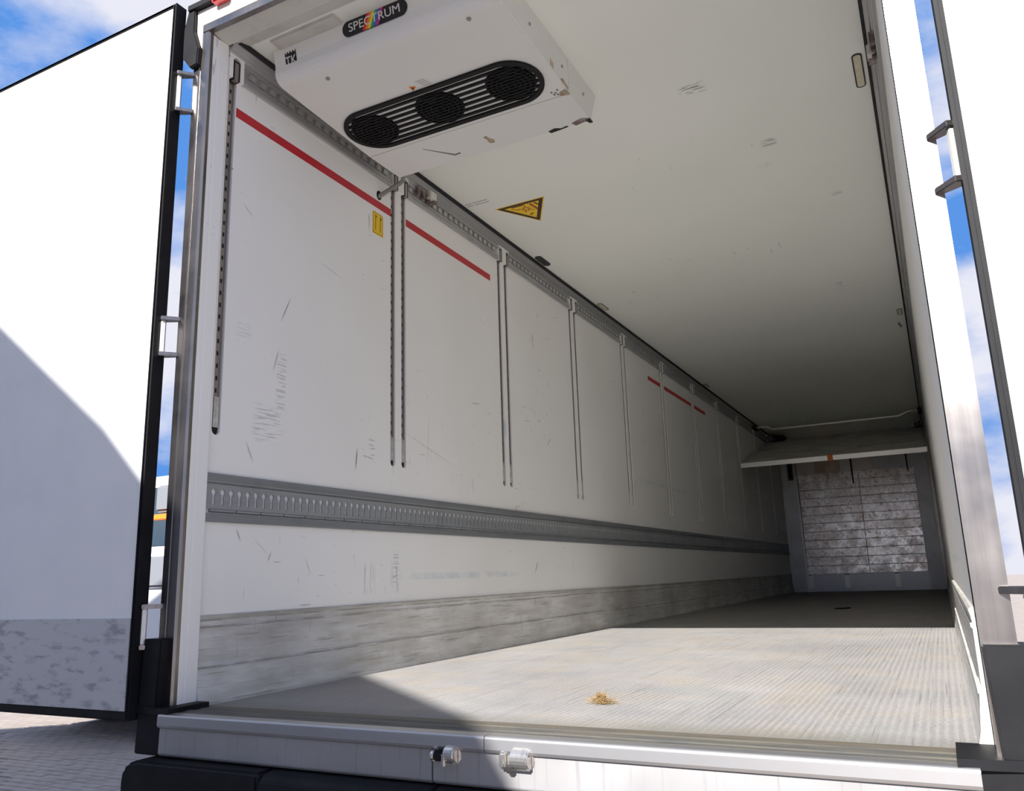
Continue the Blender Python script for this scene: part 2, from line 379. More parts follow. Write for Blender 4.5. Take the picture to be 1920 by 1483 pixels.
def text_mesh(body, size, extrude=.0006):
    cu = bpy.data.curves.new('lettering', 'FONT'); cu.body = body; cu.size = size; cu.extrude = extrude; cu.align_x = 'CENTER'; cu.align_y = 'CENTER'
    o = bpy.data.objects.new('lettering', cu); COL.objects.link(o)
    bpy.context.view_layer.update()
    me = bpy.data.meshes.new_from_object(o.evaluated_get(bpy.context.evaluated_depsgraph_get()))
    bpy.data.objects.remove(o); bpy.data.curves.remove(cu); me.name = 'lettering'; return me

WID, LEN, H = 2.45, 13.42, 2.66
YF = .09                                        # plane of the rear frame
# ------------------------------------------------------------------ shell
floor = struct(MB().box(0, WID, .235, LEN, -.10, 0).build('floor', 'floor'))
# left wall: skin with real slots for the vertical tracks, backing behind
TR = [.243] + [y for c in (1.442, 2.65, 3.852, 5.045, 6.25, 7.46, 8.66, 9.885, 11.12, 12.36) for y in (c - .048, c + .048)]
SW, Z0, Z1 = .041, .975, 2.595
def wall_skin(xa, xb):
    m = MB(); r = SW/2; e = [.19]
    for y in TR:
        m.prism([(e[-1], 0), (y - r, 0), (y - r, H), (e[-1], H)], 'x', xa, xb)
        lo = [(y + r*math.cos(t), Z0 + r + r*math.sin(t)) for t in [math.pi*(1 + i/8) for i in range(9)]]
        m.prism([(y + r, 0)] + [(y - r, 0)] + lo, 'x', xa, xb)
        hi = [(y + r*math.cos(t), Z1 - r + r*math.sin(t)) for t in [math.pi*i/8 for i in range(9)]]
        m.prism(hi + [(y - r, H), (y + r, H)], 'x', xa, xb)
        e.append(y + r)
    m.prism([(e[-1], 0), (LEN, 0), (LEN, H), (e[-1], H)], 'x', xa, xb)
    return m
m = wall_skin(-.018, 0); m.box(-.066, -.0185, YF + .03, LEN, -.12, 2.72); m.box(-.0186, 0, YF + .03, .19, 0, H)
wall_left = struct(m.build('wall_left', 'wall'))
struct(MB().box(WID, WID + .066, YF + .03, LEN, -.12, 2.72).build('wall_right', 'wall'))
struct(MB().box(0, WID, YF + .02, LEN, H, 2.72).build('ceiling', 'ceil'))
wf = struct(MB().box(-.08, WID + .08, LEN, LEN + .08, -.12, 2.72).build('wall_front', 'bulk'))

# skirting along the left and right walls
prof = [(0, 0), (.030, 0), (.030, .012), (.022, .045), (.014, .122), (.017, .126), (.017, .132), (.008, .136), (.008, .262), (.012, .266), (.012, .272), (.007, .275), (.009, .29), (.012, .304), (.006, .309), (0, .309)]
struct(MB().prism(prof, 'y', .20, LEN - .02).build('baseboard_left', 'skirt'))
struct(MB().prism([(WID - x, z) for x, z in prof], 'y', .20, LEN - .02).build('baseboard_right', 'skirt'))

# grey cornice rail at both ceiling edges, with the rack of small teeth in it
cp = [(0, 2.500), (.014, 2.500), (.017, 2.512), (.012, 2.520), (.012, 2.538), (.003, 2.541), (.003, 2.577), (.018, 2.580), (.021, 2.590), (.017, 2.597), (.026, 2.612), (.030, 2.612), (.046, 2.640), (.050, 2.652), (.050, 2.662), (0, 2.662)]
tooth = MB().prism([(-.021, -.013), (.014, -.017), (.022, .013), (-.013, .017)], 'x', 0, .011).mesh('rack_tooth'); tooth.materials.append(M['tooth'])
tooth_r = MB().prism([(-.021, -.013), (.014, -.017), (.022, .013), (-.013, .017)], 'x', -.011, 0).mesh('rack_tooth'); tooth_r.materials.append(M['tooth'])
for side, nm in ((0, 'trim_1'), (1, 'trim_2')):
    P = cp if not side else [(WID - x, z) for x, z in cp]
    t = struct(MB().prism(P, 'y', .20 if not side else .10, LEN - .02).build(nm, 'cove'))
    s = [(.049, 2.640), (.060, 2.646), (.060, 2.6595), (.049, 2.6595)]
    MB().prism(s if not side else [(WID - x, z) for x, z in s], 'y', .22, LEN - .03).build('seal_strip', 'black', t)
    y = .34
    while y < 12.3:
        if side or all(abs(y - q) > .045 for q in TR): inst(tooth if not side else tooth_r, 'rack_tooth', (.003 if not side else WID - .003, y, 2.559), t)
        y += .0605

# ------------------------------------------------------------------ vertical load tracks
def ladder():
    m = MB(); w = .0145; L = Z1 - Z0
    m.box(-.013, -.010, -w, -.006, 0, L - .03); m.box(-.013, -.010, .004, w, 0, L - .03)
    z = 0.
    while z < L - .06: m.box(-.013, -.0105, -.006, .004, z, z + .032); z += .05
    m.box(-.009, -.0055, w - .0035, w, 0, L - .03)
    return m.mesh('slotted_strip')
lad = ladder(); lad.materials.append(M['track'])
tab = MB().box(-.0075, -.003, -.0125, .0125, .030, .15).box(-.008, -.001, -.003, .003, .036, .14).mesh('end_tab', bevel=.0015); tab.materials.append(M['tracktab'])
bk = MB().box(-.0188, -.0135, -SW/2, SW/2, 0, Z1 - Z0).mesh('channel_shade_back'); bk.materials.append(M['black'])  # black sheet paints the shade at the back of the slot
ordn = ['', 'first', 'second', 'third', 'fourth', 'fifth', 'sixth', 'seventh', 'eighth', 'ninth', 'tenth']
groups = [[TR[0]]] + [[TR[1 + 2*i], TR[2 + 2*i]] for i in range(10)]
for gi, ys in enumerate(groups):
    c = sum(ys)/len(ys)
    if gi == 0: lab = 'single slotted steel track in the white wall beside the rear door post'
    elif gi == 1: lab = 'pair of slotted steel tracks in wall beside the yellow label and hose'
    elif gi == 2: lab = 'pair of slotted tracks just past the end of long red stripe'
    elif gi in (5, 6): lab = 'pair of slotted tracks crossing the short red stripe, ' + ('the one nearer the doors' if gi == 5 else 'the one nearer the front wall')
    else: lab = '%s pair of slotted steel tracks in the white wall counted from rear doors' % ordn[gi]
    t = thing('load_track', lab, 'track', (0, c, Z0), 'vertical load tracks in the left wall')
    for y in ys:
        for me, nm in ((bk, 'channel_shade_back'), (lad, 'slotted_strip'), (tab, 'end_tab')): inst(me, nm, (0, y, Z0 + (0 if me is not lad else .034)), t)
    hw = .04 if gi == 0 else .070
    m = MB()                                   # white surround lapping over the cornice rail
    edges = [c - hw] + [v for y in ys for v in (y - SW/2, y + SW/2)] + [c + hw]
    for i in range(0, len(edges), 2): m.box(.001, .021, edges[i], edges[i + 1], 2.494, 2.606)
    for y in ys:
        r = SW/2; m.prism([(y + r*math.cos(q), Z1 - r + r*math.sin(q)) for q in [math.pi*i/8 for i in range(9)]] + [(y - r, 2.606), (y + r, 2.606)], 'x', .001, .021)
    m.build('surround', 'wall', t)
    for y in ys:
        MB().box(-.01, .0188, y - SW/2 - .001, y + SW/2 + .001, 2.494, 2.600).build('channel_shade_back', 'black', t)  # black filler, slot shade painted where the surround laps the cornice
        MB().box(.0, .0205, y - .010, y + .010, 2.490, 2.572).build('strip_end', 'track', t)

# ------------------------------------------------------------------ keyhole lashing rail
RT, RB = .827, .645
t = thing('lashing_rail', 'long grey steel rail with a row of keyhole slots along white wall', 'rail', (0, .19, RB))
Y0, Y1 = .200, LEN - .03
MB().prism([(0, .795), (.012, .793), (.014, .797), (.014, .824), (.011, RT), (0, RT)], 'y', Y0, Y1).build('upper_flange', 'galv', t)
MB().prism([(0, RB), (.011, RB), (.014, .648), (.014, .672), (.012, .676), (0, .674)], 'y', Y0, Y1).build('lower_flange', 'galv', t)
MB().prism([(0, .786), (.004, .786), (.004, .794), (0, .794)], 'y', Y0, Y1).build('groove', 'galv', t)
PIT = .0432; ncell = int((Y1 - Y0)/PIT)
kh = []
for i in range(9): a = math.radians(-55 + 290*i/8); kh.append((.0125*math.cos(a), .757 + .0125*math.sin(a)))
kh += [(-.0055, .736)] + [(.0068*math.cos(a), .7135 + .0068*math.sin(a)) for a in [math.pi*(1 + i/4) for i in range(5)]] + [(.0055, .736)]
# outer loop of the cell matched vertex by vertex to the keyhole, so each cell is a ring
za, zb, hw = .692, .786, PIT/2
def to_cell(p):
    dy, dz = p[0], p[1] - .739
    k = min(hw/abs(dy) if abs(dy) > 1e-6 else 1e9, (.047/abs(dz)) if abs(dz) > 1e-6 else 1e9)
    return (dy*k, .739 + dz*k)
oc = [to_cell(p) for p in kh]
corners = [(hw, zb), (-hw, zb), (-hw, za), (hw, za)]
def snap(oc):
    oc = list(oc)
    for c in corners:
        i = min(range(len(oc)), key=lambda j: (oc[j][0] - c[0])**2 + (oc[j][1] - c[1])**2); oc[i] = c
    return oc
oc = snap(oc)
m = MB()
for i in range(ncell):
    y = Y0 + .02 + PIT*(i + .5) - .0
    m.ring3([(y + p[0], p[1]) for p in oc], [(y + p[0], p[1]) for p in kh], lambda u, v, w: (.004 + w, u, v), .005)
m.box(.004, .009, Y0, Y0 + .02, za, zb)
m.build('keyhole_web', 'web', t)
m = MB()
for i in range(int((Y1 - Y0)/(PIT*3))):
    y = Y0 + .02 + PIT*3*i; m.prism([(.003, .680), (.014, .684), (.016, .690), (.009, .694), (.003, .694)], 'y', y + .003, y + PIT*3 - .003)
m.build('lower_lip', 'galv', t)
MB().box(.0005, .002, Y0, Y1, .674, .80).build('back_strip', 'door', t)

# ------------------------------------------------------------------ rear frame
t = thing('rear_door_frame', 'steel and cream rear door frame around the trailer opening', 'door frame', (1.225, YF, -.12))
for side in (0, 1):
    f = (lambda x: x) if not side else (lambda x: WID - x)
    def P(poly): return [(f(x), y) for x, y in poly]
    MB().prism(P([(-.068, .20), (-.068, YF + .008), (-.060, YF), (-.03, YF), (-.027, YF + .006), (-.022, YF + .006), (-.019, YF), (.014, YF), (.021, YF + .008), (.021, YF + .014), (.012, .20)] if not side else [(-.068, .20), (-.068, YF), (.0, YF), (.0, .20)]), 'z', -.01, 2.66).build('post', 'steel', t)
    if not side:
        MB().prism([(.012, YF + .010), (.020, YF + .012), (.0205, .137), (.018, .139), (.018, .142), (.0195, .148), (.0195, .195), (.016, .20), (-.005, .20), (-.005, YF + .010)], 'z', .018, 2.625).build('jamb_liner', 'wall', t)
    MB().prism([(f(-.10), .05), (f(.075), .03), (f(.075), .205), (f(-.05), .205)], 'z', -.002, .019).build('rubber_corner', 'rubber', t)
MB().prism([(YF + .015, 2.66), (YF + .015, 2.636), (.19, 2.624), (.20, 2.64), (.27, H - .002), (.27, 2.74), (YF, 2.74)], 'x', -.02, WID + .02).build('header_liner', 'headin', t)
hf = [(-.048, 2.742), (WID + .048, 2.742), (WID + .048, 2.665), (WID + .045, 2.62), (WID + .030, 2.562), (WID + .014, 2.562), (WID + .014, 2.665), (-.014, 2.665), (-.014, 2.558), (-.022, 2.575), (-.034, 2.61), (-.045, 2.64)]
MB().prism(hf, 'y', YF - .006, YF + .004).build('header_face', 'header', t, bevel=.0015)
MB().prism([(YF - .003, 2.634), (YF + .02, 2.632), (YF + .02, 2.668), (YF - .003, 2.666)], 'x', -.014, WID + .014).build('header_lip', 'steel', t)
MB().prism([(YF - .03, 2.742), (YF - .03, 2.765), (YF + .0, 2.785), (.32, 2.79), (.32, 2.72), (YF + .01, 2.742)], 'x', -.08, WID + .08).build('roof_edge', 'rubber', t)
for side in (0, 1):
    f = (lambda x: x) if not side else (lambda x: WID - x)
    MB().prism([(f(-.080), 2.775), (f(-.046), 2.765), (f(-.046), 2.64), (f(-.034), 2.608), (f(-.022), 2.572), (f(-.016), 2.555), (f(-.020), 2.48), (f(-.06), 2.475), (f(-.095), 2.52), (f(-.105), 2.53), (f(-.108), 2.66)], 'y', YF - .022, YF + .002).build('corner_guard', 'rubber', t, bevel=.004)
    MB().prism([(f(-.085), .24), (f(-.0), .24), (f(-.01), 0), (f(.05), 0), (f(.05), -.132), (f(-.10), -.132)], 'y', YF - .04, YF + .04).build('lower_buffer', 'rubber', t, bevel=.004)
mk = MB().box(.062, .142, YF - .040, YF - .006, 2.720, 2.752).build('marker_light', 'redlens', t, bevel=.006)
mk['label'] = 'small red marker lamp'

# rear sill below the opening
t = thing('rear_sill', 'dented stainless sill under the trailer opening with rounded top edge', 'sill', (1.225, .05, -.13))
MB().prism([(.06, -.012), (.06, -.004), (.072, .003), (.10, .002), (.105, .0045), (.125, .0045), (.13, .001), (.165, .001), (.17, .003), (.228, .002), (.236, -.006), (.236, -.012)], 'x', .03, WID - .03).build('threshold', 'thresh', t)
arc = [(.040, .003)] + [(.034 + .009*math.cos(q), -.006 + .009*math.sin(q)) for q in [math.pi/2 + math.pi/2*i/6 for i in range(7)]] + [(.024, -.030), (.028, -.038)]
for a, b in ((.035, 1.273), (1.275, WID - .035)):
    MB().prism([(.066, .0035)] + arc + [(.038, -.041), (.066, -.041)], 'x', a, b).build('nosing', 'nose', t, smooth=False)
for a, b in ((.035, 1.104), (1.108, WID - .035)):
    MB().prism([(.036, -.041), (.066, -.041), (.066, -.128), (.040, -.128), (.034, -.12)], 'x', a, b).build('face_plate', 'sill', t, bevel=.0015)

# door lock keepers on the sill
def keeper(x, closed, lab):
    k = thing('lock_keeper', lab, 'lock keeper', (x, .034, -.062), 'lock keepers on the sill')
    MB().map3(stad(x + .012, -.050, .05, .030), lambda u, v, w: (u, .037 - w, v), .006).build('base_plate', 'chrome', k, bevel=.002)
    a = [(.031 - .034*math.sin(q), -.046 + .030*math.cos(q)) for q in [math.pi*i/10 for i in range(11)]]
    inner = [(.031 - .024*math.sin(q), -.046 + .022*math.cos(q)) for q in [math.pi*i/10 for i in range(10, -1, -1)]]
    k.scale = (.92,)*3 if closed else (.80,)*3
    if closed:
        MB().prism(a, 'x', x, x + .055).build('hood', 'chrome', k, bevel=.004, seg=3)
        MB().box(x - .018, x + .004, .008, .032, -.082, -.060).build('tongue', 'steel', k, bevel=.004)
        MB().prism([(.014, -.03), (.032, -.03), (.032, -.075), (.014, -.075)], 'x', x - .042, x - .022).build('side_lug', 'chrome', k, bevel=.006, seg=3)
    else:
        MB().prism(a, 'x', x + .006, x + .048).build('hood', 'chrome', k, bevel=.005, seg=3)
        MB().box(x + .002, x + .018, -.004, .012, -.084, -.036).build('tongue', 'chrome', k, bevel=.005)
        MB().tube([(x - .046, .02, -.052), (x - .034, .02, -.052)], .018, 14).build('side_lug', 'chrome', k, bevel=.003)
        MB().box(x - .034, x + .006, .01, .033, -.068, -.034).build('spindle', 'rubber', k, bevel=.004)
keeper(1.150, False, 'shiny chrome lock keeper on the shaded part of the sill')
keeper(1.358, True, 'shiny chrome lock keeper on the sunlit part of the sill')

# black rounded bumper under the sill
t = thing('rear_bumper', 'black rubber bumper beam with rounded end below the sill', 'bumper', (1.225, .1, -.5))
for a, b in ((-.075, .53), (.536, 1.12), (1.126, 1.71), (1.716, WID + .075)):
    m = MB()
    y0 = -.03
    pr = [(.24, -.133), (.03, -.133), (-.005, -.140), (-.022, -.155), (y0, -.18), (y0, -.42), (.0, -.46), (.24, -.46)]
    if a < 0:
        q = [(-.075, -.20), (-.070, -.17), (-.05, -.148), (-.01, -.135), (b, -.133), (b, -.46), (-.05, -.46), (-.075, -.43)]
        m.prism(q, 'y', y0 + .01, .24)
    else: m.prism(pr, 'x', a, b)
    m.build('bumper_block', 'rubber', t, bevel=.012 if a < 0 else .003, seg=3)

# ------------------------------------------------------------------ doors (folded right back)
def door(nm, side):
    f = (lambda x: x) if not side else (lambda x: WID - x)
    DX0, DX1 = -.107, -1.357
    zb, zt = -.025, 2.765
    fy = .022
    d = struct(MB().box(min(f(DX0 - .012), f(DX1)), max(f(DX0 - .012), f(DX1)), fy + .004, fy + .046, zb + .01, zt - .01).build(nm, 'door', bevel=.006))
    def ringloop(x0, x1, z0, z1): return [(f(x0), z0), (f(x1), z0), (f(x1), z1), (f(x0), z1)]
    MB().ring3(ringloop(DX0, DX1, zb, zt), ringloop(DX0 - .016, DX1 + .016, zb + .034, zt - .012), lambda u, v, w: (u, fy - .004 + w, v), .03).build('gasket', 'rubber', d, bevel=.006)
    MB().box(min(f(DX0 - .002), f(DX0 + .004)), max(f(DX0 - .002), f(DX0 + .004)), fy, fy + .050, zb, zt).build('edge_strip', 'rubber', d)
    MB().box(min(f(DX0 - .017), f(DX1 + .017)), max(f(DX0 - .017), f(DX1 + .017)), fy - .001, fy + .006, zb + .03, .31).build('kick_plate', 'doorkick', d, bevel=.001)
    for z0, z1 in ((2.285, 2.45), (1.265, 1.405), (.212, .348)):
        h = MB().prism([(f(-.112), fy + .03), (f(-.094), fy + .022), (f(-.088), fy + .036), (f(-.108), fy + .046)], 'z', z0 + .008, z1 - .008).build('hinge', 'alu', d, bevel=.002)
        for z in (z0, z1): MB().prism([(f(-.116), fy + .024), (f(-.09), fy + .014), (f(-.048), YF - .004), (f(-.048), YF + .004), (f(-.07), YF + .004), (f(-.11), fy + .05)], 'z', z - .008, z + .008).build('hinge_arm', 'steel', h, bevel=.002)
    return d
struct(door('door_1', 0), 'white rear door folded back on the side where the lorry is parked')
struct(door('door_2', 1), 'white rear door folded back on the side of the framed ceiling lamp')

# ------------------------------------------------------------------ ceiling cooling unit
UX0, UX1 = .118, 1.208
def zb(y): return 2.512 - .0508*(y - .44) if y > .44 else 2.512
t = thing('cooling_unit', 'white ceiling evaporator unit with black fan grille and rainbow badge', 'cooling unit', (.663, .85, H))
up = [(.345, H), (.362, 2.590)]
for i in range(7):
    a = math.pi*(1.06 + .44*i/6)
    up.append((.414 + .054*math.cos(a), 2.5665 + .054*math.sin(a)))
up += [(1.0285, 2.482), (1.0285, H)]
MB().prism(up, 'x', UX0, UX1).build('casing', 'unit', t, bevel=.004, seg=3)
# rear bottom cover, an open joint away from the main casing
MB().prism([(1.0325, H), (1.0325, 2.4845), (1.286, 2.487), (1.372, H)], 'x', UX0, UX1).build('rear_cover', 'unit', t, bevel=.0015)
MB().box(UX0 + .04, .50, .285, .40, 2.650, H).build('mounting_plate', 'headin', t, bevel=.004)
G = lambda u, v, w: (u, v, zb(v) - .001 - w)
gx, gy, gr = .655, .842, .150
gl = .361 + .145
g = MB(); g.ring3(stad(gx, gy, gl, .150, 10), stad(gx, gy, gl - .022, .128, 10), G, .010)
gr_o = g.build('grille', 'grille', t, bevel=.002); gr_o['label'] = 'black oval fan grille'
for i in range(7):
    y = gy - .105 + .035*i; hx = gl - .150 + math.sqrt(max(0, .140**2 - (y - gy)**2)) - .002
    MB().map3([(gx - hx, y - .0062), (gx + hx, y - .0062), (gx + hx, y + .0062), (gx - hx, y + .0062)], G, .008).build('slat', 'grille', gr_o)
for i, cx in enumerate((.294, .655, 1.016)):
    m = MB(); R = .112; q = [(cx + R*math.cos(2*math.pi*k/40), gy + R*math.sin(2*math.pi*k/40)) for k in range(40)]
    m.map3(q, lambda u, v, w: (u, v, zb(v) - .0008 - w), .008)
    fg = m.build('fan_guard', 'guard', gr_o)
    m = MB()
    for rr in (.110, .088, .066, .044, .022):
        m.ring3([(cx + rr*math.cos(2*math.pi*k/36), gy + rr*math.sin(2*math.pi*k/36)) for k in range(36)], [(cx + (rr - .005)*math.cos(2*math.pi*k/36), gy + (rr - .005)*math.sin(2*math.pi*k/36)) for k in range(36)], lambda u, v, w: (u, v, zb(v) - .0085 - w), .005)
    for j in range(-5, 6):
        y = gy + .0185*j; hx = math.sqrt(max(0, .109**2 - (y - gy)**2)); m.map3([(cx - hx, y - .003), (cx + hx, y - .003), (cx + hx, y + .003), (cx - hx, y + .003)], lambda u, v, w: (u, v, zb(v) - .0085 - w), .006)
    m.build('guard_wire', 'grille', gr_o)
# screws
for x, y in ((.342, .445), (1.055, .420)): MB().map3([(x + .009*math.cos(k*math.pi/4), y + .009*math.sin(k*math.pi/4)) for k in range(8)], G, .005).build('screw', 'screw', t)
for y in (.64, .96, 1.20): MB().map3([(y + .007*math.cos(k*math.pi/4), 2.575 + .007*math.sin(k*math.pi/4)) for k in range(8)], lambda u, v, w: (UX1 + w, u, v), .004).build('screw', 'screw', t)
# badge on the sloping fascia: local frame with u along X, v up the fascia
FA, FB = Vector((0, .368, 2.560)), Vector((0, .346, H - .004))
fv = (FB - FA).normalized(); fn = Vector((0, -fv.z, fv.y)).normalized()
def F(u, v, w): p = FA + fv*v + fn*(w + .0005); return (u, p.y, p.z)
bd = MB().map3(stad(.655, .062, .160, .032, 8), F, .003).build('badge', 'ink', t); bd['label'] = 'black SPECTRUM badge'
cols = ['r_red', 'r_orange', 'r_yellow', 'r_green', 'r_blue', 'r_magenta']
for i, k in enumerate(cols):
    x = .592 + .0135*i; MB().map3([(x, .031), (x + .0135, .031), (x + .0135 + .03, .093), (x + .03, .093)], lambda u, v, w: F(u, v, .003 + w), .0006).build('rainbow_stripe', k, bd)
def put_text(body, size, u, v, w, parent, mt, sx=1.):
    me = text_mesh(body, size); off = Vector(parent['_o'])
    for p in me.vertices: q = F(u + p.co.x*sx, v + p.co.y, w + p.co.z); p.co = Vector(q) - off
    me.materials.clear(); me.materials.append(M[mt]); o = bpy.data.objects.new('lettering', me); COL.objects.link(o); o.parent = parent; return o
put_text('SPECTRUM', .049, .655, .062, .0045, bd, 'letter', 1.08)
# dark crowned emblem at the fascia's end
lg = [(.182, .000), (.242, .000), (.242, .074)] + [(.242 - .0075*(i + 1), .062 if i % 2 == 0 else .074) for i in range(7)] + [(.182, .074)]
em = MB().map3(lg, F, .001).build('emblem', 'ink', t)
put_text('TK', .056, .212, .030, .0018, em, 'letter', .85)
# dents and torn corners
def patch(poly, fnn, mt, nm, th=.002): return MB().map3(poly, fnn, th).build(nm, mt, t)
patch([(1.205, .99), (1.175, 1.0), (1.165, 1.022), (1.185, 1.03), (1.212, 1.035)], lambda u, v, w: (u, v, zb(v) - .0005 - w), 'foam', 'torn_corner')
for (u, v) in ((1.155, .99), (1.17, .975), (1.145, 1.0), (1.16, 1.005), (1.14, .98)): patch([(u, v), (u + .007, v + .002), (u + .005, v + .011), (u - .002, v + .007)], lambda a, b_, w: (a, b_, zb(b_) - .0005 - w), 'lampframe', 'chip')
patch([(.93, 2.500), (1.015, 2.493), (1.02, 2.505), (.96, 2.515)], lambda a, b_, w: (UX1 + w, a, b_), 'foam', 'scraped_edge')
patch([(.83, 2.508), (.865, 2.505), (.865, 2.532), (.835, 2.538)], lambda a, b_, w: (UX1 + w, a, b_), 'tan', 'scraped_edge')
patch([(1.12, 1.262), (1.175, 1.245), (1.212, 1.265), (1.212, 1.30), (1.18, 1.28), (1.13, 1.29)], lambda a, b_, w: (a, b_, 2.4865 - w), 'rust', 'torn_corner')
patch([(1.19, 1.268), (1.2105, 1.265), (1.2105, 1.302), (1.195, 1.298)], lambda a, b_, w: (a, b_, 2.4842 - w), 'black', 'torn_corner')
patch([(.995, 1.272), (1.03, 1.262), (1.06, 1.279), (1.09, 1.272), (1.095, 1.281), (1.05, 1.287), (1.0, 1.291)], lambda a, b_, w: (a, b_, 2.4865 - w), 'black', 'torn_edge')
patch([(.70, 1.16), (.715, 1.155), (.725, 1.19), (.735, 1.20), (.728, 1.225), (.705, 1.222), (.70, 1.20), (.708, 1.19)], lambda a, b_, w: (a, b_, 2.4858 - w), 'foam', 'chip')
patch([(.385, 1.10), (.39, 1.10), (.50, 1.225), (.53, 1.222), (.53, 1.232), (.495, 1.235)], lambda a, b_, w: (a, b_, 2.4858 - w), 'lampframe', 'scratch', .001)
# warning mark with text on the underside
MB().map3([(.612, .655), (.642, .668), (.613, .690)], G, .001).build('warning_mark', 'r_orange', t)
MB().map3([(.618, .664), (.633, .670), (.619, .681)], lambda u, v, w: G(u, v, .001 + w), .0005).build('warning_symbol', 'brown', t)
for i in range(4): MB().map3([(.655 + .006*i, .640 + .012*i), (.70 + .006*i, .640 + .012*i), (.70 + .006*i, .644 + .012*i), (.655 + .006*i, .644 + .012*i)], G, .0006).build('printed_line', 'label', t)

# drain hose from the unit into the wall
h = thing('drain_hose', 'short grey hose from the cooling unit into a wall hole', 'hose', (.0, 1.267, 2.41))
pts = [(.135, 1.295, 2.50), (.115, 1.325, 2.489), (.085, 1.33, 2.480), (.055, 1.315, 2.460), (.03, 1.29, 2.432), (.012, 1.27, 2.41), (-.01, 1.262, 2.395)]
MB().tube(pts, .0115, 10).build('tube', 'hose', h, smooth=True)
MB().map3([(1.266 + .020*math.cos(k*math.pi/8), 2.408 + .026*math.sin(k*math.pi/8)) for k in range(16)], lambda u, v, w: (.0003 + w, u, v), .002).build('hole_collar', 'rubber', h)

# rusty trolleys in the cornice rails
def trolley(side, y, lab):
    f = (lambda x: x) if not side else (lambda x: WID - x)
    o = thing('rail_trolley', lab, 'rail trolley', (f(.03), y, 2.58), 'rail trolleys')
    def bx(x0, x1, y0, y1, z0, z1): return MB().box(min(f(x0), f(x1)), max(f(x0), f(x1)), y0, y1, z0, z1)
    bx(.012, .040, y - .075, y + .085, 2.578, 2.600).build('plate', 'rust', o, bevel=.003)
    for k in range(3): bx(.016, .036, y - .075 + .055*k, y - .050 + .055*k, 2.545, 2.580).build('prong', 'rust', o, bevel=.003)
    bx(.02, .055, y + .03, y + .095, 2.560, 2.612).build('bracket', 'alu', o, bevel=.004)
    MB().tube([(f(.022), y + .085, 2.563), (f(.052), y + .085, 2.563)], .020, 14).build('roller', 'rust', o)
trolley(0, 1.66, 'rusty toothed trolley in cornice rail beside the cooling unit corner')
trolley(1, 1.50, 'rusty toothed trolley in cornice rail beside the framed ceiling lamp')

# ------------------------------------------------------------------ tape, stickers, lamps
def tape(y0, y1, z0, z1, lab):
    hh = .021
    solo(MB().map3([(y0, z0 - hh), (y1, z1 - hh), (y1, z1 + hh), (y0, z0 + hh)], lambda u, v, w: (.0002 + w, u, v), .0012), 'red_stripe', 'redtape', lab, 'stripe', 'red stripes on the wall')
tape(.268, 1.372, 2.362, 2.350, 'long red stripe on wall between door post and the yellow label')
tape(1.514, 2.478, 2.350, 2.338, 'red stripe on wall starting at the tracks past the yellow label')
tape(5.77, 6.178, 2.338, 2.338, 'short red stripe piece ending at a track pair, nearest the rear doors')
tape(6.322, 7.388, 2.338, 2.338, 'short red stripe piece lying between two track pairs')
tape(7.532, 8.05, 2.338, 2.338, 'short red stripe piece past the second crossed track pair')
lb = thing('wall_label', 'yellow rectangular label with two arrows stuck under the red stripe', 'sticker', (0, 1.257, 2.24))
Lf = lambda u, v, w: (.0003 + w, u, v)
MB().map3([(1.212, 2.178), (1.302, 2.178), (1.302, 2.292), (1.294, 2.302), (1.220, 2.302), (1.212, 2.292)], Lf, .001).build('plate', 'sticker', lb)
for y in (1.235, 1.276):
    MB().map3([(y, 2.20), (y + .004, 2.20), (y + .004, 2.285), (y, 2.285)], lambda u, v, w: Lf(u, v, .001 + w), .0005).build('arrow', 'brown', lb)
    MB().map3([(y, 2.287), (y + .016, 2.276), (y + .012, 2.272), (y, 2.280)], lambda u, v, w: Lf(u, v, .001 + w), .0005).build('arrow_head', 'brown', lb)
MB().ring3([(1.216, 2.184), (1.298, 2.184), (1.298, 2.298), (1.216, 2.298)], [(1.218, 2.186), (1.296, 2.186), (1.296, 2.296), (1.218, 2.296)], lambda u, v, w: Lf(u, v, .001 + w), .0004).build('border', 'brown', lb)

ws = thing('warning_sticker', 'yellow triangular warning sticker with dark border on ceiling', 'sticker', (.375, 2.30, H))
Cf = lambda u, v, w: (u, v, H - .0003 - w)
tri = [Vector((.200, 2.196)), Vector((.545, 2.192)), Vector((.378, 2.496))]
ctr = sum(tri, Vector((0, 0)))/3
def tk(k): return [tuple(ctr + (p - ctr)*k) for p in tri]
MB().map3(tk(1.0), Cf, .0008).build('plate', 'sticker', ws)
MB().ring3(tk(.93), tk(.70), lambda u, v, w: Cf(u, v, .0008 + w), .0005).build('border', 'brown', ws)
C2 = lambda u, v, w: Cf(u, v, .0009 + w)
def stroke(a, b_, wd, mt='redink', nm='symbol_stroke'):
    a, b_ = Vector(a), Vector(b_); n = (b_ - a).normalized(); n = Vector((-n.y, n.x))*wd/2
    MB().map3([tuple(a + n), tuple(b_ + n), tuple(b_ - n), tuple(a - n)], C2, .0004).build(nm, mt, ws)
for k in range(9):
    a = 2*math.pi*k/9; l = .05 if k % 2 else .032; stroke((.375 + .012*math.cos(a), 2.29 + .012*math.sin(a)), (.375 + l*math.cos(a), 2.29 + l*math.sin(a)), .008)
stroke((.425, 2.235), (.44, 2.33), .018); stroke((.455, 2.232), (.468, 2.27), .012, 'brown'); stroke((.30, 2.232), (.385, 2.232), .010, 'brown'); stroke((.36, 2.38), (.39, 2.36), .010, 'brown'); stroke((.29, 2.25), (.33, 2.285), .007)
pl = thing('printed_note', 'small faint two-line printed note on ceiling beside the triangle sticker', 'print', (.12, 2.08, H))
